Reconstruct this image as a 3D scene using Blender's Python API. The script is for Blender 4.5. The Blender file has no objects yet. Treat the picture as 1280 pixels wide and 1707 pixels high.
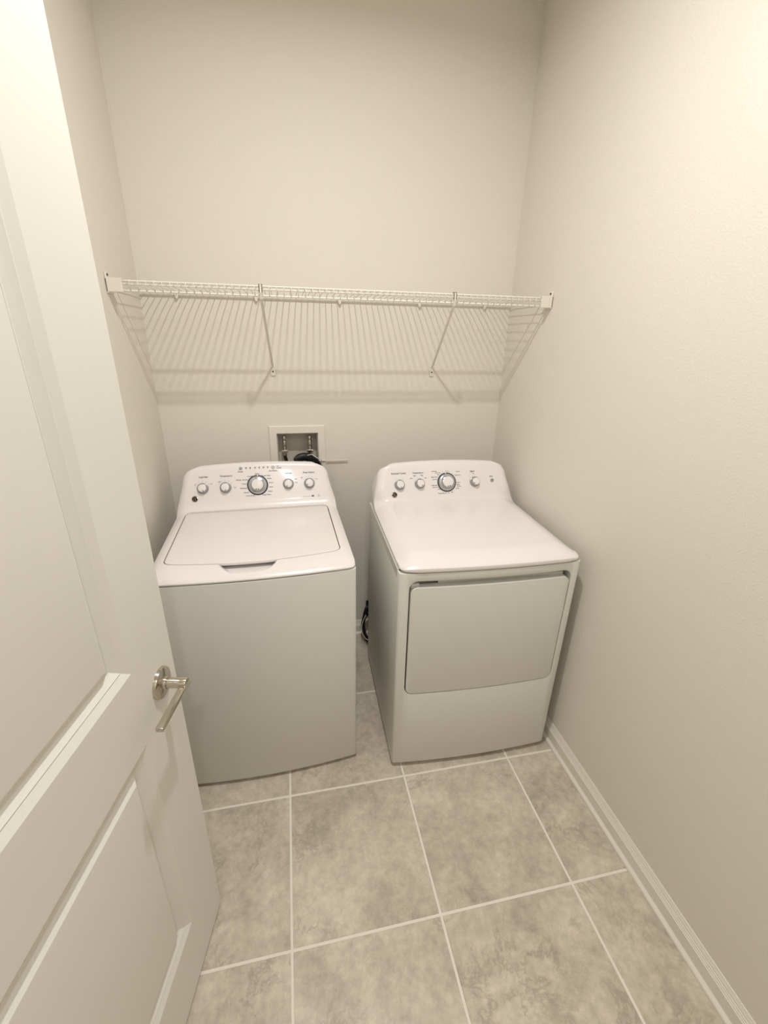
import bpy, bmesh, math, random
from mathutils import Vector, Matrix
random.seed(4)
C = bpy.context.scene.collection
SC = bpy.context.scene

# ------------------------------------------------------------------ camera, world, exposure
cam_data = bpy.data.cameras.new('camera')
cam = bpy.data.objects.new('camera', cam_data); C.objects.link(cam)
cam_data.sensor_fit = 'HORIZONTAL'; cam_data.sensor_width = 36.0
cam_data.lens = 739.0 / 1280.0 * 36.0
cam_data.clip_start = 0.02
_r = Vector((0.97929, -0.20123, 0.02238)); _u = Vector((0.05605, 0.37564, 0.92507)); _f = Vector((0.19456, 0.90466, -0.37914))
M = Matrix.Identity(4)
for i in range(3):
    M[i][0] = _r[i]; M[i][1] = _u[i]; M[i][2] = -_f[i]
M.translation = Vector((-1.07699, -2.2036, 1.70856))
cam.matrix_world = M
SC.camera = cam

world = bpy.data.worlds.new('world'); SC.world = world; world.use_nodes = True
world.node_tree.nodes['Background'].inputs[0].default_value = (1.0, 0.93, 0.82, 1)
world.node_tree.nodes['Background'].inputs[1].default_value = 0.10
SC.view_settings.view_transform = 'Standard'
SC.view_settings.look = 'None'
SC.view_settings.gamma = 1.0
SC.view_settings.use_curve_mapping = False
SC.view_settings.exposure = -0.02
LAMP_POWER = 20.8
LAMP_POS = (-0.90, -1.30)
HALL_FILL_POWER = 10.0

# ------------------------------------------------------------------ room sizes (metres)
W, H = 1.66117, 2.9095          # right wall x=0, left wall x=-W, back wall y=0
FRONT = -3.60                   # end of the hall behind the camera

# ------------------------------------------------------------------ materials
def srgb(r, g, b):
    f = lambda c: c / 12.92 if c <= .04045 else ((c + .055) / 1.055) ** 2.4
    return (f(r / 255), f(g / 255), f(b / 255), 1)

def mat(name, col, rough=.5, metal=0.0, bump=None, coat=0.0, spec=None, vary=None):
    m = bpy.data.materials.new(name); m.use_nodes = True
    nt = m.node_tree; b = nt.nodes['Principled BSDF']
    b.inputs['Base Color'].default_value = col
    b.inputs['Roughness'].default_value = rough
    b.inputs['Metallic'].default_value = metal
    b.inputs['Coat Weight'].default_value = coat
    b.inputs['Coat Roughness'].default_value = .08
    if spec is not None: b.inputs['Specular IOR Level'].default_value = spec
    tc = nt.nodes.new('ShaderNodeTexCoord')
    if vary:
        scale, amt = vary
        n = nt.nodes.new('ShaderNodeTexNoise'); n.inputs['Scale'].default_value = scale; n.inputs['Detail'].default_value = 3
        mx = nt.nodes.new('ShaderNodeMix'); mx.data_type = 'RGBA'
        mx.inputs[6].default_value = col
        mx.inputs[7].default_value = tuple(c * (1 - amt) for c in col[:3]) + (1,)
        nt.links.new(tc.outputs['Object'], n.inputs['Vector'])
        nt.links.new(n.outputs['Fac'], mx.inputs[0]); nt.links.new(mx.outputs[2], b.inputs['Base Color'])
    if bump:
        scale, strength, dist = bump
        n = nt.nodes.new('ShaderNodeTexNoise'); n.inputs['Scale'].default_value = scale; n.inputs['Detail'].default_value = 2.5
        bp = nt.nodes.new('ShaderNodeBump'); bp.inputs['Strength'].default_value = strength; bp.inputs['Distance'].default_value = dist
        nt.links.new(tc.outputs['Object'], n.inputs['Vector'])
        nt.links.new(n.outputs['Fac'], bp.inputs['Height']); nt.links.new(bp.outputs['Normal'], b.inputs['Normal'])
    return m

M_wall = mat('greige_orange_peel_paint', srgb(234, 228, 217), .62, bump=(170, .5, .0018), spec=.3, vary=(1.3, .03))
M_ceil = mat('ceiling_paint', srgb(236, 231, 221), .7, bump=(120, .3, .002), spec=.2)
M_trim = mat('white_trim_paint', srgb(238, 233, 222), .35, vary=(4, .03))
M_door = mat('white_door_paint', srgb(232, 231, 223), .34, bump=(420, .10, .0005), vary=(3, .02))
M_enamel = mat('white_enamel', srgb(234, 231, 227), .26, coat=.35, vary=(2, .015))
M_plastic = mat('white_gloss_plastic', srgb(240, 236, 234), .26, coat=.15, vary=(2, .015))
M_lid = mat('white_lid_plastic', srgb(238, 233, 229), .33, vary=(2, .015))
M_panelw = mat('white_enamel_front', srgb(224, 224, 217), .38, bump=(600, .06, .0004), vary=(3, .02))
M_wire = mat('white_vinyl_wire', srgb(240, 235, 224), .38, vary=(30, .04))
M_bracket = mat('white_bracket_plastic', srgb(238, 232, 220), .4, vary=(20, .03))
M_chrome = mat('polished_nickel', srgb(205, 198, 186), .13, 1.0, vary=(9, .06))
M_silver = mat('silver_knob_plastic', srgb(168, 168, 170), .3, .55, vary=(40, .08))
M_dial = mat('silver_dial_bezel', srgb(196, 198, 204), .2, .75, vary=(40, .08))
M_dark = mat('dark_recess_plastic', srgb(52, 50, 52), .4, vary=(20, .2))
M_print = mat('grey_printed_ink', srgb(96, 90, 92), .6, vary=(60, .1))
M_badge = mat('dark_badge_face', srgb(48, 44, 38), .25, .4, vary=(50, .1))
M_rubber = mat('black_rubber', srgb(26, 25, 24), .42, bump=(260, .2, .001), vary=(30, .3))
M_boxin = mat('outlet_box_plastic', srgb(205, 199, 188), .5, vary=(10, .05))
M_brass = mat('nickel_plated_brass', srgb(206, 202, 194), .28, 1.0, vary=(30, .1))
M_grout = mat('pale_grout', srgb(246, 240, 229), .8, bump=(300, .3, .001), vary=(14, .08))
M_screw = mat('dark_screw_head', srgb(92, 84, 72), .4, .8, vary=(30, .1))

def make_tile_mat():
    m = bpy.data.materials.new('stone_look_floor_tile'); m.use_nodes = True
    nt = m.node_tree; b = nt.nodes['Principled BSDF']; N = nt.nodes.new; Lk = nt.links.new
    geo = N('ShaderNodeNewGeometry'); oi = N('ShaderNodeObjectInfo')
    mul = N('ShaderNodeVectorMath'); mul.operation = 'SCALE'; mul.inputs[0].default_value = (37.0, 61.0, 17.0)
    Lk(oi.outputs['Random'], mul.inputs['Scale'])
    add = N('ShaderNodeVectorMath'); add.operation = 'ADD'
    Lk(geo.outputs['Position'], add.inputs[0]); Lk(mul.outputs[0], add.inputs[1])
    n1 = N('ShaderNodeTexNoise'); n1.inputs['Scale'].default_value = 6.2; n1.inputs['Detail'].default_value = 9; n1.inputs['Roughness'].default_value = .68; n1.inputs['Distortion'].default_value = .25
    Lk(add.outputs[0], n1.inputs['Vector'])
    cr = N('ShaderNodeValToRGB'); e = cr.color_ramp.elements
    e[0].position = .32; e[0].color = srgb(187, 177, 161)
    e[1].position = .66; e[1].color = srgb(224, 213, 197)
    e2 = cr.color_ramp.elements.new(.48); e2.color = srgb(209, 198, 181)
    Lk(n1.outputs['Fac'], cr.inputs[0])
    # fine mottling
    n2 = N('ShaderNodeTexNoise'); n2.inputs['Scale'].default_value = 38; n2.inputs['Detail'].default_value = 6; n2.inputs['Roughness'].default_value = .7
    Lk(add.outputs[0], n2.inputs['Vector'])
    mr = N('ShaderNodeMapRange'); mr.inputs[1].default_value = .3; mr.inputs[2].default_value = .7; mr.inputs[3].default_value = .80; mr.inputs[4].default_value = 1.12
    Lk(n2.outputs['Fac'], mr.inputs[0])
    mx = N('ShaderNodeMix'); mx.data_type = 'RGBA'; mx.blend_type = 'MULTIPLY'; mx.inputs[0].default_value = 1
    Lk(cr.outputs[0], mx.inputs[6]); Lk(mr.outputs[0], mx.inputs[7])
    # broken darker veins: narrow band of a distorted noise, gated by another noise
    n3 = N('ShaderNodeTexNoise'); n3.inputs['Scale'].default_value = 4.6; n3.inputs['Detail'].default_value = 8; n3.inputs['Roughness'].default_value = .66; n3.inputs['Distortion'].default_value = .5
    Lk(add.outputs[0], n3.inputs['Vector'])
    sub = N('ShaderNodeMath'); sub.operation = 'SUBTRACT'; sub.inputs[1].default_value = .5; Lk(n3.outputs['Fac'], sub.inputs[0])
    ab = N('ShaderNodeMath'); ab.operation = 'ABSOLUTE'; Lk(sub.outputs[0], ab.inputs[0])
    v = N('ShaderNodeMapRange'); v.inputs[1].default_value = 0; v.inputs[2].default_value = .026; v.inputs[3].default_value = 1; v.inputs[4].default_value = 0
    Lk(ab.outputs[0], v.inputs[0])
    n4 = N('ShaderNodeTexNoise'); n4.inputs['Scale'].default_value = 6; n4.inputs['Detail'].default_value = 3; Lk(add.outputs[0], n4.inputs['Vector'])
    g = N('ShaderNodeMapRange'); g.inputs[1].default_value = .46; g.inputs[2].default_value = .62; g.inputs[3].default_value = 0; g.inputs[4].default_value = .36
    Lk(n4.outputs['Fac'], g.inputs[0])
    vg = N('ShaderNodeMath'); vg.operation = 'MULTIPLY'; Lk(v.outputs[0], vg.inputs[0]); Lk(g.outputs[0], vg.inputs[1])
    mx2 = N('ShaderNodeMix'); mx2.data_type = 'RGBA'; mx2.inputs[7].default_value = srgb(126, 114, 98)
    Lk(vg.outputs[0], mx2.inputs[0]); Lk(mx.outputs[2], mx2.inputs[6])
    Lk(mx2.outputs[2], b.inputs['Base Color'])
    b.inputs['Roughness'].default_value = .38
    bp = N('ShaderNodeBump'); bp.inputs['Strength'].default_value = .12; bp.inputs['Distance'].default_value = .001
    Lk(n1.outputs['Fac'], bp.inputs['Height']); Lk(bp.outputs['Normal'], b.inputs['Normal'])
    return m
M_tile = make_tile_mat()

def emit_mat(name, col, s):
    m = bpy.data.materials.new(name); m.use_nodes = True
    b = m.node_tree.nodes['Principled BSDF']
    b.inputs['Base Color'].default_value = col
    b.inputs['Emission Color'].default_value = col; b.inputs['Emission Strength'].default_value = s
    return m

# ------------------------------------------------------------------ helpers
def link(name, me, m=None, parent=None, smooth=35):
    if m is not None: me.materials.clear(); me.materials.append(m)
    if smooth is not None:
        me.shade_smooth(); me.set_sharp_from_angle(angle=math.radians(smooth))
    o = bpy.data.objects.new(name, me); C.objects.link(o)
    if parent is not None: o.parent = parent
    return o

def mesh(name, verts, faces):
    me = bpy.data.meshes.new(name); me.from_pydata([tuple(v) for v in verts], [], faces); me.validate()
    bm = bmesh.new(); bm.from_mesh(me); bmesh.ops.recalc_face_normals(bm, faces=bm.faces); bm.to_mesh(me); bm.free()
    return me

def from_bm(name, bm):
    me = bpy.data.meshes.new(name); bmesh.ops.recalc_face_normals(bm, faces=bm.faces); bm.to_mesh(me); bm.free(); return me

def bm_box(bm, x0, x1, y0, y1, z0, z1, bevel=0.0, seg=2, mtx=None):
    b2 = bmesh.new()
    vs = [b2.verts.new((x, y, z)) for z in (z0, z1) for y in (y0, y1) for x in (x0, x1)]
    for f in ((0, 1, 3, 2), (4, 6, 7, 5), (0, 4, 5, 1), (2, 3, 7, 6), (0, 2, 6, 4), (1, 5, 7, 3)): b2.faces.new([vs[i] for i in f])
    bmesh.ops.recalc_face_normals(b2, faces=b2.faces)
    if bevel: bmesh.ops.bevel(b2, geom=list(b2.edges), offset=bevel, segments=seg, profile=.5, affect='EDGES')
    if mtx is not None: bmesh.ops.transform(b2, matrix=mtx, verts=b2.verts)
    me = bpy.data.meshes.new('t'); b2.to_mesh(me); b2.free(); bm.from_mesh(me); bpy.data.meshes.remove(me)

def box(name, x0, x1, y0, y1, z0, z1, m, parent=None, bevel=0.0, seg=2, smooth=35):
    bm = bmesh.new(); bm_box(bm, x0, x1, y0, y1, z0, z1, bevel, seg); return link(name, from_bm(name, bm), m, parent, smooth)

def bm_tube(bm, pts, r, n=8, closed=False):
    pts = [Vector(p) for p in pts]; rings = []
    up = None
    for i, p in enumerate(pts):
        a = pts[max(i - 1, 0)]; b = pts[min(i + 1, len(pts) - 1)]
        t = (b - a).normalized()
        if up is None: up = t.orthogonal().normalized()
        up = (up - t * up.dot(t)).normalized(); s = t.cross(up)
        rr = r[i] if isinstance(r, (list, tuple)) else r
        rings.append([bm.verts.new(p + (up * math.cos(2 * math.pi * k / n) + s * math.sin(2 * math.pi * k / n)) * rr) for k in range(n)])
    for i in range(len(rings) - 1):
        for k in range(n):
            bm.faces.new((rings[i][k], rings[i][(k + 1) % n], rings[i + 1][(k + 1) % n], rings[i + 1][k]))
    bm.faces.new(rings[0][::-1]); bm.faces.new(rings[-1])

def tube(name, pts, r, m, parent=None, n=8):
    bm = bmesh.new(); bm_tube(bm, pts, r, n); return link(name, from_bm(name, bm), m, parent, 50)

def smoothpath(pts, n=8):   # Catmull-Rom
    P = [Vector(p) for p in pts]; P = [2 * P[0] - P[1]] + P + [2 * P[-1] - P[-2]]; out = []
    for i in range(1, len(P) - 2):
        for k in range(n):
            t = k / n; a, b, c, d = P[i - 1], P[i], P[i + 1], P[i + 2]
            out.append(.5 * ((2 * b) + (c - a) * t + (2 * a - 5 * b + 4 * c - d) * t * t + (-a + 3 * b - 3 * c + d) * t ** 3))
    out.append(P[-2]); return out

def bm_lathe(bm, prof, n=32, mtx=None):   # prof: (r, z)
    rings = []
    for r, z in prof:
        if r < 1e-6: rings.append([bm.verts.new((0, 0, z))])
        else: rings.append([bm.verts.new((r * math.cos(2 * math.pi * k / n), r * math.sin(2 * math.pi * k / n), z)) for k in range(n)])
    for a, b in zip(rings, rings[1:]):
        for k in range(n):
            k2 = (k + 1) % n
            if len(a) == 1 and len(b) == 1: continue
            if len(a) == 1: bm.faces.new((a[0], b[k2], b[k]))
            elif len(b) == 1: bm.faces.new((a[k], a[k2], b[0]))
            else: bm.faces.new((a[k], a[k2], b[k2], b[k]))
    if mtx is not None:
        vs = [v for ring in rings for v in ring]; bmesh.ops.transform(bm, matrix=mtx, verts=vs)

def lathe_mesh(name, prof, n=32, mtx=None):
    bm = bmesh.new(); bm_lathe(bm, prof, n, mtx); return from_bm(name, bm)

def prism_mesh(name, outline, z0, z1):      # outline in xy
    n = len(outline)
    v = [(x, y, z0) for x, y in outline] + [(x, y, z1) for x, y in outline]
    f = [tuple(range(n))[::-1], tuple(range(n, 2 * n))] + [(i, (i + 1) % n, n + (i + 1) % n, n + i) for i in range(n)]
    return mesh(name, v, f)

def rounded_rect(x0, x1, z0, z1, r, n=6):
    out = []
    for cx, cz, a0 in ((x1 - r, z1 - r, 0), (x0 + r, z1 - r, 90), (x0 + r, z0 + r, 180), (x1 - r, z0 + r, 270)):
        for k in range(n + 1):
            a = math.radians(a0 + 90 * k / n); out.append((cx + r * math.cos(a), cz + r * math.sin(a)))
    return out

def prism_y(name, outline, y0, y1):         # outline in xz, extruded along y
    n = len(outline)
    v = [(x, y0, z) for x, z in outline] + [(x, y1, z) for x, z in outline]
    f = [tuple(range(n)), tuple(range(n, 2 * n))[::-1]] + [(i, (i + 1) % n, n + (i + 1) % n, n + i) for i in range(n)]
    return mesh(name, v, f)

def boolean(me, tool, op='DIFFERENCE', bevel=0.0, seg=2, angle=40):
    a = bpy.data.objects.new('tmp_a', me); C.objects.link(a)
    b = None
    if tool is not None:
        b = bpy.data.objects.new('tmp_b', tool); C.objects.link(b)
        md = a.modifiers.new('b', 'BOOLEAN'); md.operation = op; md.object = b; md.solver = 'EXACT'
    if bevel:
        bv = a.modifiers.new('v', 'BEVEL'); bv.width = bevel; bv.segments = seg; bv.limit_method = 'ANGLE'; bv.angle_limit = math.radians(angle)
    dg = bpy.context.evaluated_depsgraph_get(); dg.update()
    out = bpy.data.meshes.new_from_object(a.evaluated_get(dg))
    bpy.data.objects.remove(a)
    if b: bpy.data.objects.remove(b)
    return out

def thing(name, label, cat, loc=(0, 0, 0), rz=0.0, group=None):
    o = bpy.data.objects.new(name, None); C.objects.link(o); o.empty_display_size = .1
    o.location = loc; o.rotation_euler = (0, 0, rz)
    tag(o, label, cat, group); return o

def tag(o, label, cat, group=None):
    o['label'] = label; o['category'] = cat
    if group: o['group'] = group
    return o

def struct(o, label, cat='structure'):
    o['kind'] = 'structure'; o['label'] = label; o['category'] = cat; return o

# ------------------------------------------------------------------ the setting
T = .12
# back wall with the opening for the recessed washer box
BX0, BX1, BZ0, BZ1 = -1.149, -0.948, 1.065, 1.232
bm = bmesh.new()
xs = [-W - T, BX0, BX1, T]; zs = [-.02, BZ0, BZ1, H + .02]
gv = {}
for j, y in enumerate((0, T)):
    for a, x in enumerate(xs):
        for c, z in enumerate(zs): gv[a, c, j] = bm.verts.new((x, y, z))
for a in range(3):
    for c in range(3):
        if (a, c) == (1, 1): continue
        for j in (0, 1): bm.faces.new([gv[a, c, j], gv[a + 1, c, j], gv[a + 1, c + 1, j], gv[a, c + 1, j]])
for q in (((1, 1), (2, 1)), ((2, 1), (2, 2)), ((2, 2), (1, 2)), ((1, 2), (1, 1)), ((0, 0), (1, 0)), ((1, 0), (2, 0)), ((2, 0), (3, 0)), ((0, 3), (1, 3)), ((1, 3), (2, 3)), ((2, 3), (3, 3)),
          ((0, 0), (0, 1)), ((0, 1), (0, 2)), ((0, 2), (0, 3)), ((3, 0), (3, 1)), ((3, 1), (3, 2)), ((3, 2), (3, 3))):
    (a, b) = q; bm.faces.new([gv[a[0], a[1], 0], gv[b[0], b[1], 0], gv[b[0], b[1], 1], gv[a[0], a[1], 1]])
struct(link('wall_back', from_bm('wall_back', bm), M_wall, None, None), 'beige textured back wall behind the washer and dryer', 'wall')
struct(box('wall_right', 0, T, FRONT, 0, -.02, H + .02, M_wall, smooth=None), 'bare beige textured wall right of the dryer', 'wall')
struct(box('wall_left', -W - T, -W, FRONT, 0, -.02, H + .02, M_wall, smooth=None), 'narrow strip of beige wall behind the open door', 'wall')
bm = bmesh.new()
bm_box(bm, -W - T, T, FRONT - T, FRONT, -.02, H + .02)
struct(link('wall_front', from_bm('wall_front', bm), M_wall, None, None), 'beige wall across the passage behind the camera', 'wall')
struct(box('ceiling', -W, 0, FRONT, 0, H, H + .1, M_ceil, smooth=None), 'plain ceiling glimpsed above the back right corner', 'ceiling')
floor = struct(box('floor', -W, 0, FRONT, 0, -.08, -.0014, M_grout, smooth=None), 'beige stone look tiled floor with pale grout lines', 'floor')

# floor tiles, each its own piece
TX, TY, GX, GY, G = .4624, .48134, -.23631, -.9669, .0075
tcache = {}
for i in range(-3, 2):
    for j in range(-2, 6):
        x0 = max(GX + (i - 1) * TX + G / 2, -W + .002); x1 = min(GX + i * TX - G / 2, -.002)
        y1 = min(GY - (j - 1) * TY - G / 2, -.002); y0 = max(GY - j * TY + G / 2, FRONT + .002)
        if x1 - x0 < .015 or y1 - y0 < .015: continue
        w, d = x1 - x0, y1 - y0; key = (round(w, 4), round(d, 4))
        if key not in tcache:
            b2 = bmesh.new(); s = .0018
            lo = [b2.verts.new((sx * w / 2, sy * d / 2, -.006)) for sx, sy in ((-1, -1), (1, -1), (1, 1), (-1, 1))]
            mi = [b2.verts.new((sx * w / 2, sy * d / 2, -.0016)) for sx, sy in ((-1, -1), (1, -1), (1, 1), (-1, 1))]
            hi = [b2.verts.new((sx * (w / 2 - s), sy * (d / 2 - s), 0)) for sx, sy in ((-1, -1), (1, -1), (1, 1), (-1, 1))]
            b2.faces.new(hi)
            for k in range(4):
                k2 = (k + 1) % 4
                b2.faces.new((lo[k], lo[k2], mi[k2], mi[k])); b2.faces.new((mi[k], mi[k2], hi[k2], hi[k]))
            tcache[key] = from_bm('tile', b2)
            tcache[key].materials.append(M_tile)
        t = bpy.data.objects.new('tile', tcache[key]); C.objects.link(t); t.parent = floor
        t.location = ((x0 + x1) / 2, (y0 + y1) / 2, 0)

# baseboards: profile (out from wall, height) swept along the wall
BP = [(0, 0), (.0245, 0), (.0245, .006), (.0230, .0095), (.0150, .0160), (.0138, .0180), (.0138, .060), (.0112, .0622), (.0116, .0660), (.0090, .0685), (.0094, .0725), (.0066, .0755), (.0070, .0800), (.0040, .0850), (.0025, .0912), (0, .092)]
def baseboard(name, p0, p1, nrm, label):
    p0, p1, nrm = Vector(p0), Vector(p1), Vector(nrm); n = len(BP)
    v = [p + nrm * d + Vector((0, 0, z)) for p in (p0, p1) for d, z in BP]
    f = [tuple(range(n)), tuple(range(n, 2 * n))[::-1]] + [(i, (i + 1) % n, n + (i + 1) % n, n + i) for i in range(n)]
    struct(link(name, mesh(name, v, f), M_trim, None, 18), label, 'baseboard')
baseboard('baseboard_right', (0, FRONT + .02, .0002), (0, -.0, .0002), (-1, 0, 0), 'white moulded baseboard along the right wall')
baseboard('baseboard_back', (-W + .02, 0, .0002), (-.02, 0, .0002), (0, -1, 0), 'white baseboard at the back wall, seen between the machines')
baseboard('baseboard_left', (-W, FRONT + .02, .0002), (-W, 0, .0002), (1, 0, 0), 'white baseboard hidden behind the open door')

# ------------------------------------------------------------------ ceiling downlight (above, out of frame)
lamp = thing('ceiling_light', 'small round recessed white ceiling downlight above the machines, out of frame', 'light', (LAMP_POS[0], LAMP_POS[1], H))
link('trim_ring', lathe_mesh('trim_ring', [(.056, -.001), (.056, -.006), (.062, -.010), (.085, -.006), (.090, -.001), (.090, 0.001), (.056, 0.001)], 40), M_trim, lamp)
ld = bpy.data.lights.new('downlight_lamp', 'AREA'); ld.shape = 'DISK'; ld.size = .076; ld.energy = LAMP_POWER; ld.color = (1.0, .985, .965)
lo = bpy.data.objects.new('downlight_lamp', ld); C.objects.link(lo); lo.parent = lamp; lo.location = (0, 0, -.004)
# unseen fill light added behind the camera, with a made-up downlight fitting
fill_lamp = thing('ceiling_light', 'round fill light added on the passage ceiling behind the camera, out of frame', 'light', (-.95, -3.05, H))
link('trim_ring', lathe_mesh('trim_ring', [(.056, -.001), (.056, -.006), (.062, -.010), (.085, -.006), (.090, -.001), (.090, 0.001), (.056, 0.001)], 40), M_trim, fill_lamp)
ld2 = bpy.data.lights.new('downlight_lamp', 'AREA'); ld2.shape = 'DISK'; ld2.size = .105; ld2.energy = HALL_FILL_POWER; ld2.color = (1.0, .985, .965)
lo2 = bpy.data.objects.new('downlight_lamp', ld2); C.objects.link(lo2); lo2.parent = fill_lamp; lo2.location = (0, 0, -.004)

# ------------------------------------------------------------------ panelled door, standing open
DW, DH, DT = .813, 2.435, .035
dd = Vector((-0.19677, -0.98045, 0)); dn = Vector((0.98045, -0.19677, 0))
DM = Matrix.Identity(4)
for i in range(3):
    DM[i][0] = dd[i]; DM[i][1] = dn[i]; DM[i][2] = (0, 0, 1)[i]
DM.translation = Vector((-1.38135, -1.28419, 0.0))
ZB = .012
def door_mesh():
    bm = bmesh.new()
    xs = [0, .155, DW - .155, DW]; zs = [ZB, .228, .889, 1.073, DH - .155, DH]
    panels = {(1, 1), (1, 3)}
    rings = [(0, 0), (.0155, -.0085), (.0175, -.0088), (.0185, -.0074), (.0200, -.0086), (.0355, -.0178), (.0385, -.0182), (.0560, -.0060), (.0585, -.0056)]
    for side in (1, -1):
        Y = (lambda h: h) if side == 1 else (lambda h: -DT - h)
        V = {(a, c): bm.verts.new((x, Y(0), z)) for a, x in enumerate(xs) for c, z in enumerate(zs)}
        for a in range(3):
            for c in range(5):
                if (a, c) in panels:
                    x0, x1, z0, z1 = xs[a], xs[a + 1], zs[c], zs[c + 1]
                    prev = [V[a, c], V[a + 1, c], V[a + 1, c + 1], V[a, c + 1]]
                    for tt, h in rings[1:]:
                        cur = [bm.verts.new((x, Y(h), z)) for x, z in ((x0 + tt, z0 + tt), (x1 - tt, z0 + tt), (x1 - tt, z1 - tt), (x0 + tt, z1 - tt))]
                        for k in range(4): bm.faces.new((prev[k], prev[(k + 1) % 4], cur[(k + 1) % 4], cur[k]))
                        prev = cur
                    bm.faces.new(prev)
                else: bm.faces.new((V[a, c], V[a + 1, c], V[a + 1, c + 1], V[a, c + 1]))
        if side == 1: F = V
        else: B = V
    def strip(keys):
        for k, k2 in zip(keys, keys[1:]): bm.faces.new((F[k], F[k2], B[k2], B[k]))
    strip([(a, 0) for a in range(4)]); strip([(a, 5) for a in range(4)]); strip([(0, c) for c in range(6)]); strip([(3, c) for c in range(6)])
    return from_bm('door_leaf', bm)
door = bpy.data.objects.new('door_1', None); C.objects.link(door); door.matrix_world = DM
struct(door, 'white two panel door standing open at the left with lever handle', 'door')
leaf = link('door_leaf', door_mesh(), M_door, door, 12)
# lever set
RX = Matrix.Rotation(math.radians(-90), 4, 'X')     # lathe z axis -> +y
hd = bpy.data.objects.new('door_handle', None); C.objects.link(hd); hd.parent = door; hd.location = (.067, 0, .969)
hd['label'] = 'polished nickel lever handle with round rose'
link('rosette', lathe_mesh('rosette', [(0, .0), (.0365, 0), (.0365, .003), (.035, .0065), (.031, .0084), (.0165, .0098), (.0155, .010), (0, .010)], 48, RX), M_chrome, hd)
link('stem', lathe_mesh('stem', [(0, .009), (.0145, .009), (.0145, .0155), (.0138, .0165), (.0112, .0168), (.0112, .0185), (.0118, .019), (.0118, .058), (.0108, .0595), (0, .0595)], 32, RX), M_chrome, hd)
bm = bmesh.new()
sec = [(-.0095, .0), (.0095, .0), (.0095, .0115), (-.0095, .0115)]
bm_box(bm, -.0118, .124, .0460, .0610, -.0090, .0010, .0011, 2)
link('lever', from_bm('lever', bm), M_chrome, hd)
box('latch_plate', -.0012, .0006, -.030, -.005, .94, .998, M_chrome, door, .0004)
# hinges on the far edge, behind the frame edge
for hz in (.22, 1.22, 2.2):
    tube('hinge', [(DW + .004, .004, hz - .045), (DW + .004, .004, hz + .045)], .006, M_chrome, door, 12)

# ------------------------------------------------------------------ appliances
def outline_bow(w, d, bow, rc, n=28):
    pts = [(w, d), (0, d)]
    for k in range(n + 1):
        t = k / n; x = t * w; y = -bow * (1 - (2 * t - 1) ** 2)
        e = min(x, w - x)
        if e < rc: y += (rc - math.sqrt(max(rc * rc - (rc - e) ** 2, 0)))
        pts.append((x, y))
    # refine the rounded corners
    ex = []
    for k in range(1, 6):
        e = rc * (1 - math.cos(math.pi / 2 * k / 6))
        for x in (e, w - e):
            t = x / w; ex.append((x, -bow * (1 - (2 * t - 1) ** 2) + rc - math.sqrt(max(rc * rc - (rc - e) ** 2, 0))))
    fr = sorted(pts[2:] + ex)
    clean = [fr[0]]
    for q in fr[1:]:
        if abs(q[0] - clean[-1][0]) > 1e-4: clean.append(q)
    return pts[:2] + clean

def sstep(a, b, x):
    t = min(max((x - a) / (b - a), 0), 1); return t * t * (3 - 2 * t)

SL = Vector((.065, .145)).normalized()        # slope of the console face in (y, z)
CY0, CZ0 = .573, .985
def cpt(x, t, off=0.0):                        # point on the console face
    return Vector((x, CY0 + SL[0] * t - SL[1] * off, CZ0 + SL[1] * t + SL[0] * off))

def deck_profile(kind, zs):
    top = zs + (.029 if kind == 'washer' else .0425)
    if kind == 'washer':
        P = [(.002, zs + .0025), (-.001, zs + .005), (-.001, zs + .009), (.004, zs + .0145), (.013, zs + .019), (.030, zs + .0235), (.055, zs + .027), (.085, top)]
    else:
        P = [(.002, zs + .0025), (-.003, zs + .005), (-.005, zs + .012), (-.003, zs + .0195), (.005, zs + .0265), (.018, zs + .0318), (.042, zs + .0378), (.072, zs + .0424), (.086, zs + .0432), (.098, top)]
    for k in range(1, 9): P.append((P[-1][0] + (.525 - P[-1][0]) / (9 - k) , top + .0015 * k / 8))
    # concave run up into the console
    a = Vector(P[-1]); d0 = Vector((1, .01)).normalized(); e = Vector((CY0 + SL[0] * .012, CZ0 + SL[1] * .012)); L = (e - a).length * .42
    b, c = a + d0 * L, e - SL * L
    for k in range(1, 9):
        t = k / 8; P.append(tuple(a * (1 - t) ** 3 + b * 3 * t * (1 - t) ** 2 + c * 3 * t * t * (1 - t) + e * t ** 3))
    for k in range(1, 9):
        t = .012 + (.160 - .012) * k / 8; P.append((CY0 + SL[0] * t, CZ0 + SL[1] * t))
    # round top
    y, z = P[-1]
    P += [(y + .0045, z + .0075), (y + .010, z + .0120), (y + .017, z + .0142), (y + .026, z + .0145), (y + .040, z + .0115), (y + .048, z + .004), (y + .050, z - .01)]
    return P

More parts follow.
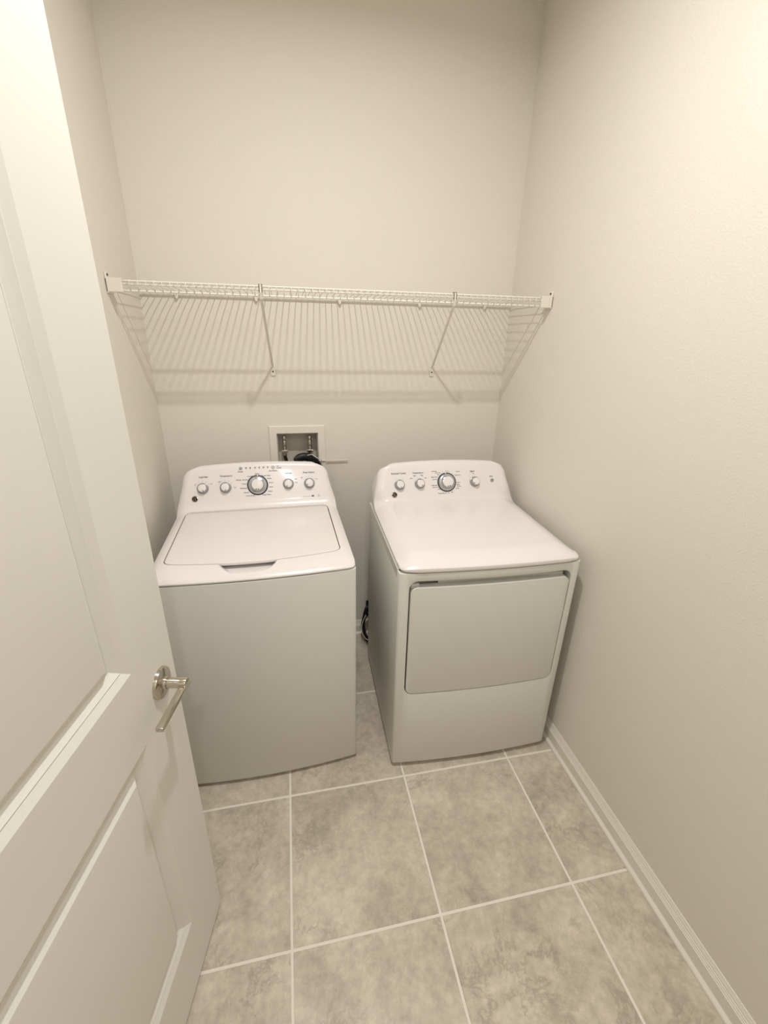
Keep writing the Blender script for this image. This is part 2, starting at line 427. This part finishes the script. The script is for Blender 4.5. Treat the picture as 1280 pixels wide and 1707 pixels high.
def top_mesh(kind, zs, w, bow, xl0=0.0, xr0=0.0):
    P = deck_profile(kind, zs); n = len(P)
    es = [0, .0015, .004, .008, .013, .019, .026, .034, .045, .058, .072, .09]
    verts, rows = [], []
    zt = P[-5][1]
    passed = False
    for i, (y, z) in enumerate(P):
        a = P[max(i - 1, 0)]; b = P[min(i + 1, n - 1)]
        tv = Vector((b[0] - a[0], b[1] - a[1])).normalized(); nv = Vector((-tv[1], tv[0]))
        con = sstep(.975, 1.03, z)                   # 0 on the deck, 1 on the console
        if i > n - 8: con = 1
        rise = sstep(.965, 1.095, z)
        f = min(max((z - (zt - .055)) / .055, 0), 1)
        if i > n - 6: f = 1
        if i < 20: f = 0
        ins = .024 * rise + .046 * (1 - math.sqrt(max(1 - f * f, 0)))
        xl = ins + xl0 * con; xr = w - ins + xr0 * con
        r = (.036 if kind == 'washer' else .070) * (1 - con) + .034 * con
        D = (.014 if kind == 'washer' else .028) * (1 - con) + .026 * con
        D *= (.35 + .65 * sstep(.0, .07, y)) if y < .07 else 1
        row = []
        cols = [xl + e for e in es] + [xl + .09 + (xr - xl - .18) * k / 10 for k in range(1, 10)] + [xr - e for e in reversed(es)]
        wfront = 1 - sstep(.02, .30, y)
        for x in cols:
            e = min(x - xl, xr - x)
            drop = 0
            if e < r:
                q = 1 - e / r
                drop = D * ((1 - con) * q ** 1.8 + con * (1 - math.sqrt(max(1 - q * q, 0))))
            t = (x - xl) / (xr - xl)
            yy = y - nv[0] * drop; zz = z - nv[1] * drop
            ec = min(x, w - x); rc = .02
            yy += wfront * (-bow * (1 - (2 * t - 1) ** 2))
            if ec < rc and y < .12: yy += (1 - sstep(.02, .12, y)) * (rc - math.sqrt(max(rc * rc - (rc - max(ec, 0)) ** 2, 0)))
            zz -= .012 * (2 * t - 1) ** 2 * sstep(1.04, 1.12, z)
            zz = max(zz, zs + .0025)
            row.append(len(verts)); verts.append((x, yy, zz))
        q = con
        for x, side in ((xl, 0), (xr, 1)):
            src = verts[row[0] if side == 0 else row[-1]]
            ve = (x + (.012 if side == 0 else -.012) * f, src[1] * (1 - q) + (.690 - .034 * f) * q, (zs + .0025) * (1 - q) + (src[2] - .008 * f) * q)
            if side == 0: row.insert(0, len(verts)); verts.append(ve)
            else: row.append(len(verts)); verts.append(ve)
        rows.append(row)
    # lower back edge
    row = []
    for k in range(len(rows[0])):
        x = .03 + (w - .06) * k / (len(rows[0]) - 1); row.append(len(verts)); verts.append((x, .692, zs + .0025))
    rows.append(row)
    faces = []
    for a, b in zip(rows, rows[1:]):
        for k in range(len(a) - 1): faces.append((a[k], a[k + 1], b[k + 1], b[k]))
    # underside, station by station
    for a, b in zip(rows, rows[1:]): faces.append((a[0], b[0], b[-1], a[-1]))
    faces.append(tuple(rows[0])); faces.append(tuple(rows[-1]))
    bm = bmesh.new(); vs = [bm.verts.new(v) for v in verts]
    for f in faces:
        try: bm.faces.new([vs[i] for i in f])
        except ValueError: pass
    bmesh.ops.remove_doubles(bm, verts=bm.verts, dist=1e-5)
    bmesh.ops.dissolve_degenerate(bm, edges=bm.edges, dist=1e-6)
    return from_bm('top', bm)

AX = Matrix.Identity(4)          # console-face frame: x along width, y up the slope, z outwards
AX[0][0] = 1; AX[1][1] = SL[0]; AX[2][1] = SL[1]; AX[1][2] = -SL[1]; AX[2][2] = SL[0]; 
def face_mtx(x, t, off=0.0, spin=0.0):
    m = AX.copy(); m.translation = cpt(x, t, off); return m @ Matrix.Rotation(spin, 4, 'Z')

knob_me = lathe_mesh('knob', [(0, -.004), (.0245, -.004), (.0245, .0015), (.0235, .003), (.0212, .0038), (.0202, .005), (.0186, .018), (.0178, .0205), (.0166, .0212), (0, .0212)], 40)
cap_me = None
def cap_bm():
    bm = bmesh.new()
    bm_lathe(bm, [(0, .0205), (.0164, .0205), (.0166, .0222), (.0158, .0236), (.013, .0242), (0, .0244)], 36)
    return from_bm('cap', bm)
cap_me = cap_bm(); 
mark_bm = bmesh.new(); bm_box(mark_bm, -.0011, .0011, -.0170, -.0090, .0232, .0249, .0003, 1); mark_me = from_bm('pointer_mark', mark_bm)
def knob(parent, x, t, spin):
    k = bpy.data.objects.new('knob', knob_me); C.objects.link(k); k.parent = parent; k.matrix_local = face_mtx(x, t, 0, spin)
    if not knob_me.materials:
        for me, m in ((knob_me, M_silver), (cap_me, M_plastic), (mark_me, M_dark)):
            me.materials.append(m); me.shade_smooth(); me.set_sharp_from_angle(angle=math.radians(35))
    for nm, me in (('knob_cap', cap_me), ('pointer_mark', mark_me)):
        c = bpy.data.objects.new(nm, me); C.objects.link(c); c.parent = k
    return k

def dial(parent, x, t, spin):
    d = bpy.data.objects.new('cycle_dial', lathe_mesh('cycle_dial', [(0, -.004), (.0455, -.004), (.0455, .001), (.0440, .0024), (.0405, .0026), (.0405, .001), (0, .001)], 56))
    d.data.materials.append(M_dark); d.data.shade_smooth(); d.data.set_sharp_from_angle(angle=math.radians(30))
    C.objects.link(d); d.parent = parent; d.matrix_local = face_mtx(x, t, 0, spin)
    d['label'] = 'large cycle dial with dark ring and silver bezel'
    link('bezel', lathe_mesh('bezel', [(.0402, .001), (.0402, .0042), (.0388, .0060), (.0352, .0078), (.0318, .0088), (.0290, .0096), (.0275, .0215), (.0262, .0238), (.0245, .0246), (0, .0246)], 56), M_dial, d)
    link('dial_cap', lathe_mesh('dial_cap', [(0, .0243), (.0243, .0243), (.0245, .0262), (.0232, .0280), (.020, .0287), (0, .0290)], 48), M_plastic, d)
    bm = bmesh.new()
    for xx in (-.0045, .0045): bm_box(bm, xx - .0021, xx + .0021, -.0232, -.0180, .0275, .0297, .0008, 2)
    link('pointer_mark', from_bm('pointer_mark', bm), M_dark, d)
    # index notch at the top of the dark ring
    box('index_notch', -.0022, .0022, .0385, .0465, .0022, .0032, M_plastic, d)
    return d

def badge(parent, x, t):
    b = bpy.data.objects.new('badge', lathe_mesh('badge', [(0, -.002), (.0128, -.002), (.0128, .0012), (.0118, .0022), (0, .0022)], 40))
    b.data.materials.append(M_badge); b.data.shade_smooth(); b.data.set_sharp_from_angle(angle=math.radians(35))
    C.objects.link(b); b.parent = parent; b.matrix_local = face_mtx(x, t); b['label'] = 'round dark badge with a silver script monogram'
    link('badge_rim', lathe_mesh('badge_rim', [(.0112, .002), (.0114, .0029), (.0126, .0027), (.0136, .0012), (.0136, -.002), (.0112, -.002), (.0112, .002)], 40), M_chrome, b)
    bm = bmesh.new(); r = .00062; z = .0024
    def arc(cx, cy, rx, ry, a0, a1, n=18):
        return [(cx + rx * math.cos(math.radians(a0 + (a1 - a0) * k / n)), cy + ry * math.sin(math.radians(a0 + (a1 - a0) * k / n)), z) for k in range(n + 1)]
    bm_tube(bm, arc(-.0026, .0002, .0032, .0046, 55, 330), r, 6)              # G bowl
    bm_tube(bm, [(-.0019, -.0006, z), (.0006, -.0006, z), (.0006, -.0035, z), (-.0004, -.0056, z)], r, 6)
    bm_tube(bm, arc(.0038, .0023, .0022, .0022, 40, 270), r, 6)               # E upper curl
    bm_tube(bm, arc(.0038, -.0023, .0024, .0024, 95, 320), r, 6)              # E lower curl
    for k in range(4): bm_tube(bm, arc(0, 0, .0094, .0094, 90 * k + 12, 90 * k + 66, 8), r * .8, 6)   # curls round the edge
    link('monogram', from_bm('monogram', bm), M_chrome, b, 60)
    return b

def lettering(parent, items, extra=()):
    """printed words on the console face, each a flat print of its own; ticks and icons in one mesh"""
    for s, x, t, size, al in items:
        cu = bpy.data.curves.new('txt', 'FONT'); cu.body = s; cu.size = size; cu.align_x = al; cu.align_y = 'CENTER'; cu.offset = size * .012
        to = bpy.data.objects.new('txt', cu); C.objects.link(to)
        dg = bpy.context.evaluated_depsgraph_get(); dg.update()
        me = bpy.data.meshes.new_from_object(to.evaluated_get(dg)); me.name = 'printed_word'
        bpy.data.objects.remove(to); bpy.data.curves.remove(cu)
        o = link('printed_word', me, M_print, parent, None); o.matrix_local = face_mtx(x, t, .0006)
    bm = bmesh.new()
    for x0, x1, t0, t1 in extra:
        bm.faces.new([bm.verts.new(cpt(x, t, .0006)) for x, t in ((x0, t0), (x1, t0), (x1, t1), (x0, t1))])
    me = bpy.data.meshes.new('printed_marks'); bm.to_mesh(me); bm.free()
    o = link('printed_marks', me, M_print, parent, None); o['kind'] = 'stuff'

def ticks(x, t, r, angs, l=.003, w=.0008):
    out = []
    for a in angs:
        a = math.radians(a); cx, ct = x + r * math.sin(a), t + r * math.cos(a); out.append((cx - l / 2, cx + l / 2, ct - w / 2, ct + w / 2))
    return out

def push_button(parent, x, t, r=.0072):
    b = bpy.data.objects.new('push_button', lathe_mesh('push_button', [(0, -.002), (r, -.002), (r, .0014), (r * .88, .0022), (r * .45, .0022), (r * .38, .0017), (0, .0017)], 28))
    b.data.materials.append(M_silver); b.data.shade_smooth(); b.data.set_sharp_from_angle(angle=math.radians(35))
    C.objects.link(b); b.parent = parent; b.matrix_local = face_mtx(x, t); return b

def levelling_feet(parent, w, d, h):
    me = lathe_mesh('levelling_foot', [(0, 0), (.022, 0), (.024, .004), (.018, .008), (.009, .010), (.009, h + .004), (0, h + .004)], 20)
    me.materials.append(M_rubber)
    for x in (.06, w - .06):
        for y in (.06, d - .06):
            f = bpy.data.objects.new('levelling_foot', me); C.objects.link(f); f.parent = parent; f.location = (x, y, .0005)

# ---------------- washing machine
WW, WZ, WBOW = .686, .9287, .0215
washer = thing('washing_machine', 'white top load washing machine on the left with closed lid and silver knobs', 'washing machine', (-1.56494, -.86059, 0), .02392)
cab = boolean(prism_mesh('cabinet', outline_bow(WW, .685, WBOW, .010), .019, WZ), None, bevel=.002, seg=2)
link('cabinet', cab, M_panelw, washer, 30)
levelling_feet(washer, WW, .68, .019)
top = top_mesh('washer', WZ, WW, .019)
LZ = WZ + .0295
def lid_outline(g):
    rr = rounded_rect(.040 - g, .642 + g, .098 - g, .548 + g, .022 + g, 7)
    x0, x1 = .062, .620
    out = rr[:24] + [(x0 + (x1 - x0) * k / 16, .098 - g) for k in range(1, 16)] + rr[24:]
    bow = lambda x, y: y - (.034 * (1 - ((x - .341) / .301) ** 2) if y < .3 else 0)
    return [(x, bow(x, y)) for x, y in out]
lid_out = lid_outline(0)
tool = prism_mesh('t', lid_outline(.0036), LZ - .024, LZ + .05)
top = boolean(top, tool)
# finger scoop in the front lip under the lid edge
sc = [(.228, .120), (.229, .075), (.238, .045), (.249, .018), (.260, .004), (.280, -.001), (.362, -.001), (.381, .004), (.393, .018), (.404, .045), (.413, .075), (.414, .120)]
n = len(sc)
fz = lambda y: .9435 - .0095 * sstep(-.005, .075, y)
v = [(.321 + (x - .321) * .86, y + (.012 if y < .05 else 0), fz(y)) for x, y in sc] + [(.321 + (x - .321) * 1.35, y - .004 - (.034 if y < .05 else .010), fz(y) + .050) for x, y in sc]
f = [tuple(range(n))[::-1]] + [(i, (i + 1) % n, n + (i + 1) % n, n + i) for i in range(n)] + [tuple(range(n, 2 * n))]
top = boolean(top, mesh('s', v, f))
link('top_deck', top, M_plastic, washer, 32)
lid = boolean(prism_mesh('lid', lid_out, LZ - .010, LZ + .0012), None, bevel=.0025, seg=3)
link('lid', lid, M_lid, washer, 30)
for x, t, s in ((.1104, .073, .3), (.205, .072, .1), (.4761, .075, -.5), (.5704, .073, -.9)): knob(washer, x, t, s)
dial(washer, .3418, .0765, -.05)
badge(washer, .0757, .029)
push_button(washer, .2732, .1535); push_button(washer, .4133, .1532)
FS = .0098
items = [('Load Size', .1150, .1232, FS, 'CENTER'), ('Temperature', .2091, .1235, FS, 'CENTER'), ('Options', .4777, .1238, FS, 'CENTER'), ('Rinse Option', .5708, .1237, FS, 'CENTER'),
         ('Power', .2722, .1392, .0085, 'CENTER'), ('Start/Pause', .4122, .1377, .0082, 'CENTER'), ('Lid', .4285, .1577, .007, 'LEFT'), ('Locked', .4285, .1500, .007, 'LEFT'),
         ('Bulky', .3429, .1268, .0078, 'CENTER'), ('Towels', .3225, .1171, .0078, 'RIGHT'), ('Whites  Normal', .3020, .1025, .0078, 'RIGHT'), ('Colors', .2960, .0843, .0078, 'RIGHT'), ('Delicates', .2950, .0650, .0078, 'RIGHT'),
         ('Casuals', .3030, .0458, .0078, 'RIGHT'), ('Drain & Spin', .3290, .0305, .0078, 'RIGHT'), ('Speed Wash', .3610, .1172, .0078, 'LEFT'), ('Sheets', .3840, .1038, .0078, 'LEFT'), ('Active', .3920, .0851, .0078, 'LEFT'),
         ('Jeans', .3925, .0660, .0078, 'LEFT'), ('Rinse', .3860, .0460, .0078, 'LEFT'), ('Deep Clean', .3590, .0318, .0078, 'LEFT'),
         ('S', .0795, .090, .007, 'CENTER'), ('XL', .1470, .091, .007, 'CENTER'), ('Cold', .1800, .099, .006, 'CENTER'), ('Hot', .2440, .071, .006, 'CENTER'), ('Spot', .5060, .0955, .0062, 'LEFT'), ('Soak', .5060, .0800, .0062, 'LEFT'),
         ('Off', .5370, .100, .006, 'CENTER'), ('On', .6060, .091, .006, 'CENTER')]
ex = []
for cx in (.2962, .3143, .3351, .3533, .3715, .3898):
    ex += [(cx - .0032, cx + .0032, .1535, .1575), (cx - .0018, cx + .0018, .1500, .1515)]
for kx, kt in ((.1104, .0745), (.205, .0735), (.4761, .0765), (.5704, .0745)): ex += ticks(kx, kt, .031, (-55, -28, 0, 28, 55), .0038)
ex += [(.5350, .5700, .0122, .0130), (.5770, .5880, .0110, .0175), (.6055, .6065, .0100, .0180), (.6055, .6140, .0170, .0180), (.6055, .6140, .0100, .0110), (.6130, .6140, .0100, .0180)]
lettering(washer, items, ex)

# ---------------- clothes dryer
DWd, DZ, DBOW = .6893, .9339, .0156
dryer = thing('clothes_dryer', 'white front load clothes dryer on the right with drop down door', 'dryer', (-.74121, -.91801, 0), -.02378)
cab = prism_mesh('cabinet', outline_bow(DWd, .69, DBOW, .012), .024, DZ)
op = rounded_rect(.0365, .6565, .3935, .9045, .034, 7)
cab = boolean(cab, prism_y('o', op, -.06, .045))
cab = boolean(cab, None, bevel=.0022, seg=2)
link('cabinet', cab, M_panelw, dryer, 30)
levelling_feet(dryer, DWd, .68, .024)
# folded steel flange along the cabinet's left top edge
top = top_mesh('dryer', DZ, DWd - .006, .014, xl0=-.004, xr0=-.004)
link('top_panel', top, M_plastic, dryer, 32).location = (.004, 0, 0)
box('side_flange', -.0008, .0022, .030, .688, DZ - .03, DZ + .0045, M_enamel, dryer, .0006, 1)
do = rounded_rect(.0430, .6520, .3985, .8765, .026, 7)
dm = boolean(prism_mesh('d', [(x, y - .0005) for x, y in outline_bow(DWd, .024, DBOW, .012)], .3, .95), prism_y('p', do, -.06, .022), 'INTERSECT')
dm = boolean(dm, None, bevel=.0026, seg=3, angle=50)
ddoor = link('dryer_door', dm, M_panelw, dryer, 30)
bm = bmesh.new(); bm_box(bm, .148, .636, .0190, .034, .862, .8860, .002, 2)
link('finger_grip', from_bm('finger_grip', bm), M_panelw, ddoor)
bm = bmesh.new(); bm_box(bm, .047, .078, .012, .034, .855, .8840, .004, 2)
link('hinge_cover', from_bm('hinge_cover', bm), M_panelw, ddoor)
for x, t, s in ((.126, .071, .2), (.2218, .073, .6), (.4912, .0735, -.9)): knob(dryer, x, t, s)
dial(dryer, .3528, .0755, .12)
badge(dryer, .0993, .0258)
push_button(dryer, .5792, .077, .0085)
items = [('Extended Tumble', .1232, .1241, FS, 'CENTER'), ('Temperature', .2151, .1240, FS, 'CENTER'), ('Signal', .4813, .1238, FS, 'CENTER'), ('Start', .5757, .0965, .0088, 'CENTER'),
         ('Low', .1823, .0992, .0068, 'CENTER'), ('Med', .1991, .1108, .0068, 'CENTER'), ('High', .2333, .1123, .0068, 'CENTER'), ('Air', .2515, .0986, .0068, 'CENTER'), ('On', .4860, .1130, .006, 'CENTER'),
         ('Cottons', .2810, .1286, .0078, 'LEFT'), ('More Dry', .3260, .1202, .0066, 'RIGHT'), ('Dry', .3180, .1117, .0066, 'RIGHT'), ('Easy Care', .3090, .1014, .0074, 'RIGHT'), ('Less Dry', .3070, .0904, .0066, 'RIGHT'),
         ('Delicates', .3060, .0624, .0076, 'RIGHT'), ('Damp Dry', .3110, .0532, .0066, 'RIGHT'), ('Fluff', .3180, .0439, .0066, 'RIGHT'), ('Timed Dry', .3242, .0238, .0078, 'CENTER'),
         ('Towels', .3990, .1248, .0068, 'LEFT'), ('Speed Dry', .3940, .1075, .0068, 'LEFT'), ('Active', .4010, .0729, .0068, 'LEFT'), ('Bulky', .4010, .0630, .0068, 'LEFT'), ('Wrinkle', .4010, .0548, .0060, 'LEFT'), ('Quick', .3960, .0455, .0068, 'LEFT'),
         ('60', .3766, .0275, .0078, 'CENTER'), ('40', .3600, .0245, .0062, 'CENTER'), ('20', .3455, .0245, .0062, 'CENTER')]
ex = ticks(.126, .0745, .031, (-40, 40)) + ticks(.4912, .077, .031, (-50, 0)) + [(.3330, .3370, .1268, .1276), (.3480, .3640, .1272, .1284), (.3660, .3700, .1240, .1248)]
lettering(dryer, items, ex)

# ------------------------------------------------------------------ wire shelf
SX0, SX1, SYF, SZ = -W + .004, -.004, -.372, 1.8445
shelf = thing('wire_shelf', 'white vinyl coated wire shelf on the back wall above the machines', 'shelf', (-W / 2, 0, SZ))
def S(p): return (p[0] + W / 2, p[1], p[2] - SZ)
def srod(name, a, b, r): return tube(name, [S(a), S(b)], r, M_wire, shelf, 8)
srod('front_rod', (SX0 + .002, SYF, SZ), (SX1 - .002, SYF, SZ), .0032)
srod('lower_front_rod', (SX0 + .002, SYF + .005, SZ - .030), (SX1 - .002, SYF + .005, SZ - .030), .0034)
srod('middle_rod', (SX0 + .002, -.300, SZ - .0055), (SX1 - .002, -.300, SZ - .0055), .0030)
srod('back_rod', (SX0 + .002, -.012, SZ - .0155), (SX1 - .002, -.012, SZ - .0155), .0036)
bm = bmesh.new()
bm_tube(bm, [(0, -.009, -.0115), (0, -.09, -.0022), (0, SYF + .004, .0028), (0, SYF - .0035, .0015), (0, SYF - .0050, -.004), (0, SYF + .0022, -.031)], .00155, 6)
wire_me = from_bm('cross_wire', bm); wire_me.materials.append(M_wire); wire_me.shade_smooth()
NW = 64
for k in range(NW):
    x = SX0 + .018 + (SX1 - SX0 - .036) * k / (NW - 1)
    w_ = bpy.data.objects.new('cross_wire', wire_me); C.objects.link(w_); w_.parent = shelf; w_.location = (x + W / 2, 0, 0)
# diagonal supports: from the front rods down to a foot screwed on the wall
for xt, xw in ((-1.1565, -1.1445), (-.4215, -.3800)):
    bp = [S(q) for q in ((xt, SYF - .0075, SZ + .004), (xt, SYF - .0085, SZ - .020), (xt, SYF + .000, SZ - .040), (xw, -.013, 1.551), (xw, -.0045, 1.538), (xw, -.0040, 1.512))]
    bm = bmesh.new(); hw, ht = .0050, .0017; prev = None
    for k, q in enumerate(bp):
        q = Vector(q); a = Vector(bp[max(k - 1, 0)]); c = Vector(bp[min(k + 1, len(bp) - 1)]); tv = (c - a).normalized(); nv = Vector((0, tv.z, -tv.y)).normalized()
        cur = [bm.verts.new(q + Vector((sx * hw, 0, 0)) + nv * (sy * ht)) for sx, sy in ((-1, -1), (1, -1), (1, 1), (-1, 1))]
        if prev:
            for m_ in range(4): bm.faces.new((prev[m_], prev[(m_ + 1) % 4], cur[(m_ + 1) % 4], cur[m_]))
        else: bm.faces.new(cur)
        prev = cur
    bm.faces.new(prev)
    b = link('support_brace', from_bm('support_brace', bm), M_wire, shelf, 20)
    bm = bmesh.new(); bm_box(bm, -.0105, .0105, -.0065, -.0005, -.017, .012, .002, 2)
    ft = link('foot_plate', from_bm('foot_plate', bm), M_bracket, b); ft.location = S((xw, 0, 1.519))
    sc_ = link('screw', lathe_mesh('screw', [(0, .0), (.0036, 0), (.0036, .0018), (.0022, .0028), (0, .003)], 14, Matrix.Rotation(math.radians(90), 4, 'X')), M_screw, b); sc_.location = S((xw, -.0065, 1.5215))
    bm = bmesh.new()
    for hx in (-.0046, .0046): bm_tube(bm, [(hx, SYF - .0095, -.020), (hx, SYF - .0095, .001), (hx, SYF - .006, .0065), (hx, SYF + .001, .0070), (hx, SYF + .006, .003)], .0016, 6)
    hk = link('hook', from_bm('hook', bm), M_screw, b); hk.location = (xt + W / 2, 0, 0)
# end brackets on the side walls
for sgn, xw in ((1, -W), (-1, 0)):
    bm = bmesh.new()
    def X(a, b): return (min(a * sgn, b * sgn), max(a * sgn, b * sgn))
    x0, x1 = X(.0005, .052); bm_box(bm, x0, x1, SYF - .010, SYF - .0062, -.036, .006, .0012, 1)
    bm_box(bm, x0, x1, SYF - .010, SYF + .016, .0042, .0075, .0012, 1)
    x0, x1 = X(.0005, .006); bm_box(bm, x0, x1, SYF - .010, SYF + .046, -.040, .0075, .0016, 1)
    bm_box(bm, x0, x1, SYF - .006, SYF + .016, .0, .026, .0022, 2)
    br = link('end_bracket', from_bm('end_bracket', bm), M_bracket, shelf); br.location = (xw + W / 2, 0, 0)
    bm = bmesh.new(); bm_lathe(bm, [(0, 0), (.0042, 0), (.0042, .002), (.0025, .0032), (0, .0034)], 14, Matrix.Rotation(math.radians(90 * sgn), 4, 'Y'))
    sw = link('screw', from_bm('screw', bm), M_screw, br); sw.location = (.006 * sgn, SYF + .006, .017)
# clips that hold the back rod to the wall
for xc in (-1.5154, -1.1933, -.8321, -.4608, -.1384):
    bm = bmesh.new()
    vs = [(-.009, 0, .006), (.009, 0, .006), (.006, 0, -.012), (0, 0, -.019), (-.006, 0, -.012)]
    a = [bm.verts.new((x, -.0172, z)) for x, y, z in vs]; b = [bm.verts.new((x, -.0004, z)) for x, y, z in vs]
    bm.faces.new(a); bm.faces.new(b[::-1])
    for i in range(5): bm.faces.new((a[i], b[i], b[(i + 1) % 5], a[(i + 1) % 5]))
    bmesh.ops.bevel(bm, geom=list(bm.edges), offset=.0012, segments=1, affect='EDGES')
    c_ = link('wall_clip', from_bm('wall_clip', bm), M_bracket, shelf); c_.location = (xc + W / 2, 0, -.0155)

# ------------------------------------------------------------------ recessed washer outlet box
ob = thing('washer_outlet_box', 'white framed recessed plumbing box in the wall above the washer', 'outlet box', (-1.05, 0, 1.15))
FX0, FX1, FZ0, FZ1 = -1.1850, -.9135, 1.030, 1.2695
bm = bmesh.new()
o4 = [(FX0, FZ0), (FX1, FZ0), (FX1, FZ1), (FX0, FZ1)]
def ring(ins, y, inner=False):
    if inner: q = [(BX0 + ins, BZ0 + ins), (BX1 - ins, BZ0 + ins), (BX1 - ins, BZ1 - ins), (BX0 + ins, BZ1 - ins)]
    else: q = [(FX0 + ins, FZ0 + ins), (FX1 - ins, FZ0 + ins), (FX1 - ins, FZ1 - ins), (FX0 + ins, FZ1 - ins)]
    return [bm.verts.new((x + 1.05, y, z - 1.15)) for x, z in q]
R_ = [ring(0, -.0004), ring(0, -.0035), ring(.004, -.008), ring(-.002, -.008, True), ring(.001, -.006, True), ring(.0016, .085, True)]
for a, b in zip(R_, R_[1:]):
    for k in range(4): bm.faces.new((a[k], a[(k + 1) % 4], b[(k + 1) % 4], b[k]))
frame_me = from_bm('frame', bm)
link('frame', frame_me, M_trim, ob, 20)
box('box_back', BX0 + .0018 + 1.05, BX1 - .0018 + 1.05, .078, .083, BZ0 + .0018 - 1.15, BZ1 - .0018 - 1.15, M_boxin, ob)
# liner behind the frame (grey plastic sides)
bm = bmesh.new()
for (x0, x1, z0, z1) in ((BX0 + .002, BX0 + .0045, BZ0 + .002, BZ1 - .002), (BX1 - .0045, BX1 - .002, BZ0 + .002, BZ1 - .002), (BX0 + .002, BX1 - .002, BZ1 - .0045, BZ1 - .002), (BX0 + .002, BX1 - .002, BZ0 + .002, BZ0 + .0045)):
    bm_box(bm, x0 + 1.05, x1 + 1.05, .004, .078, z0 - 1.15, z1 - 1.15)
link('box_liner', from_bm('box_liner', bm), M_boxin, ob, None)
for vx in (-1.1145, -.9885):
    vv = link('valve', lathe_mesh('valve', [(0, -.004), (.010, -.004), (.010, .012), (.0125, .013), (.0125, .024), (.0088, .026), (.0088, .034), (.0115, .036), (.0115, .041), (.0085, .043), (.0098, .046), (.0098, .072), (.0078, .076), (.0060, .077), (.0060, .081), (.0092, .083), (.0092, .094), (.0070, .098), (0, .0985)], 24), M_brass, ob)
    vv.location = (vx + 1.05, .040, 1.113 - 1.15)
    vv['label'] = 'shiny metal supply valve with hammer arrestor'
    bm = bmesh.new(); bm_box(bm, -.005, .005, -.028, -.006, .022, .030, .002, 2); bm_box(bm, -.016, .016, -.033, -.027, .018, .034, .003, 2)
    link('handle', from_bm('handle', bm), M_brass, vv)
# supply hoses from the valves down behind the washer
for vx, lab in ((-1.1145, 'dark braided supply hose hanging from the left valve'), (-.9885, 'dark braided supply hose hanging from the right valve')):
    h = tube('supply_hose', smoothpath([(vx, .034, 1.107), (vx + .004, .022, 1.096), (vx + .008, -.010, 1.080), (vx + .010, -.040, 1.050), (vx + .006, -.060, .98), (vx - .01, -.072, .80), (vx - .03, -.09, .55), (vx - .02, -.140, .45)], 6), .0085, M_rubber, None, 10)
    tag(h, lab, 'hose')
# black corrugated drain hose
pts = smoothpath([(-1.068, .052, 1.083), (-1.050, .030, 1.095), (-1.020, -.004, 1.112), (-.990, -.034, 1.110), (-.962, -.052, 1.088), (-.946, -.064, 1.04), (-.935, -.074, .90), (-.93, -.080, .60), (-.93, -.09, .30), (-.95, -.13, .22)], 12)
rr = [(.0185 + .0022 * (1 if k % 2 else -1)) * min(1, .42 + .58 * k / 14) for k in range(len(pts))]
tag(tube('drain_hose', pts, rr, M_rubber, None, 14), 'black ribbed drain hose looping out of the wall box', 'hose')
# white tie: loop over the drain hose and a straight tail along the wall
tp = smoothpath([(-1.006, -.048, 1.130), (-.985, -.056, 1.136), (-.966, -.070, 1.126), (-.938, -.050, 1.108)], 5)
bm = bmesh.new(); bm_tube(bm, tp, .0016, 6)
bm_box(bm, -.9550, -.8010, -.0165, -.0090, 1.0895, 1.0935, .001, 1)
bm_tube(bm, [(-.938, -.050, 1.108), (-.938, -.030, 1.098), (-.938, -.013, 1.0915)], .0018, 6)
tag(link('cable_tie', from_bm('cable_tie', bm), M_trim), 'thin white tie with straight tail beside the wall box', 'cable tie')
# dryer power cord and wall receptacle low between the machines
rc_ = thing('power_outlet', 'dark power receptacle on the back wall low behind the dryer', 'outlet', (-.655, 0, .170))
box('cover_plate', -.045, .045, -.006, -.0004, -.055, .055, M_rubber, rc_, .003)
link('receptacle_face', lathe_mesh('receptacle_face', [(0, 0), (.028, 0), (.028, .008), (.025, .011), (0, .011)], 28, Matrix.Translation((0, -.005, 0)) @ Matrix.Rotation(math.radians(90), 4, 'X')), M_dark, rc_)
cord = bpy.data.objects.new('power_cord', None); C.objects.link(cord); cord.parent = dryer
cord['label'] = 'black power cord looping out beside the dryer near the floor'
IM = Matrix.Translation((-.74121, -.91801, 0)) @ Matrix.Rotation(-.02378, 4, 'Z'); IM = IM.inverted()
def K(p): return IM @ Vector(p)
bm = bmesh.new(); bm_box(bm, -.685, -.630, -.052, -.018, .142, .198, .008, 3); bmesh.ops.transform(bm, matrix=IM, verts=bm.verts)
link('plug', from_bm('plug', bm), M_rubber, cord)
tube('cable', [K(q) for q in smoothpath([(-.672, -.045, .165), (-.705, -.060, .170), (-.722, -.075, .150), (-.732, -.085, .115), (-.728, -.095, .070), (-.716, -.105, .032), (-.695, -.120, .014), (-.650, -.14, .012), (-.60, -.13, .05), (-.59, -.11, .18), (-.60, -.15, .30), (-.60, -.225, .32)], 8)], .0105, M_rubber, cord, 12)
tube('cable_loop', [K(q) for q in smoothpath([(-.668, -.060, .150), (-.690, -.085, .235), (-.712, -.100, .240), (-.726, -.108, .195), (-.733, -.112, .140), (-.728, -.118, .090), (-.712, -.125, .050), (-.68, -.14, .040), (-.64, -.17, .10), (-.62, -.225, .20)], 8)], .0095, M_rubber, cord, 12)
tube('ground_wire', [K(q) for q in smoothpath([(-.722, -.132, .215), (-.742, -.130, .160), (-.746, -.134, .120), (-.736, -.140, .080), (-.716, -.145, .055), (-.68, -.16, .045)], 6)], .0022, M_wire, cord, 6)['label'] = 'thin pale ground wire'
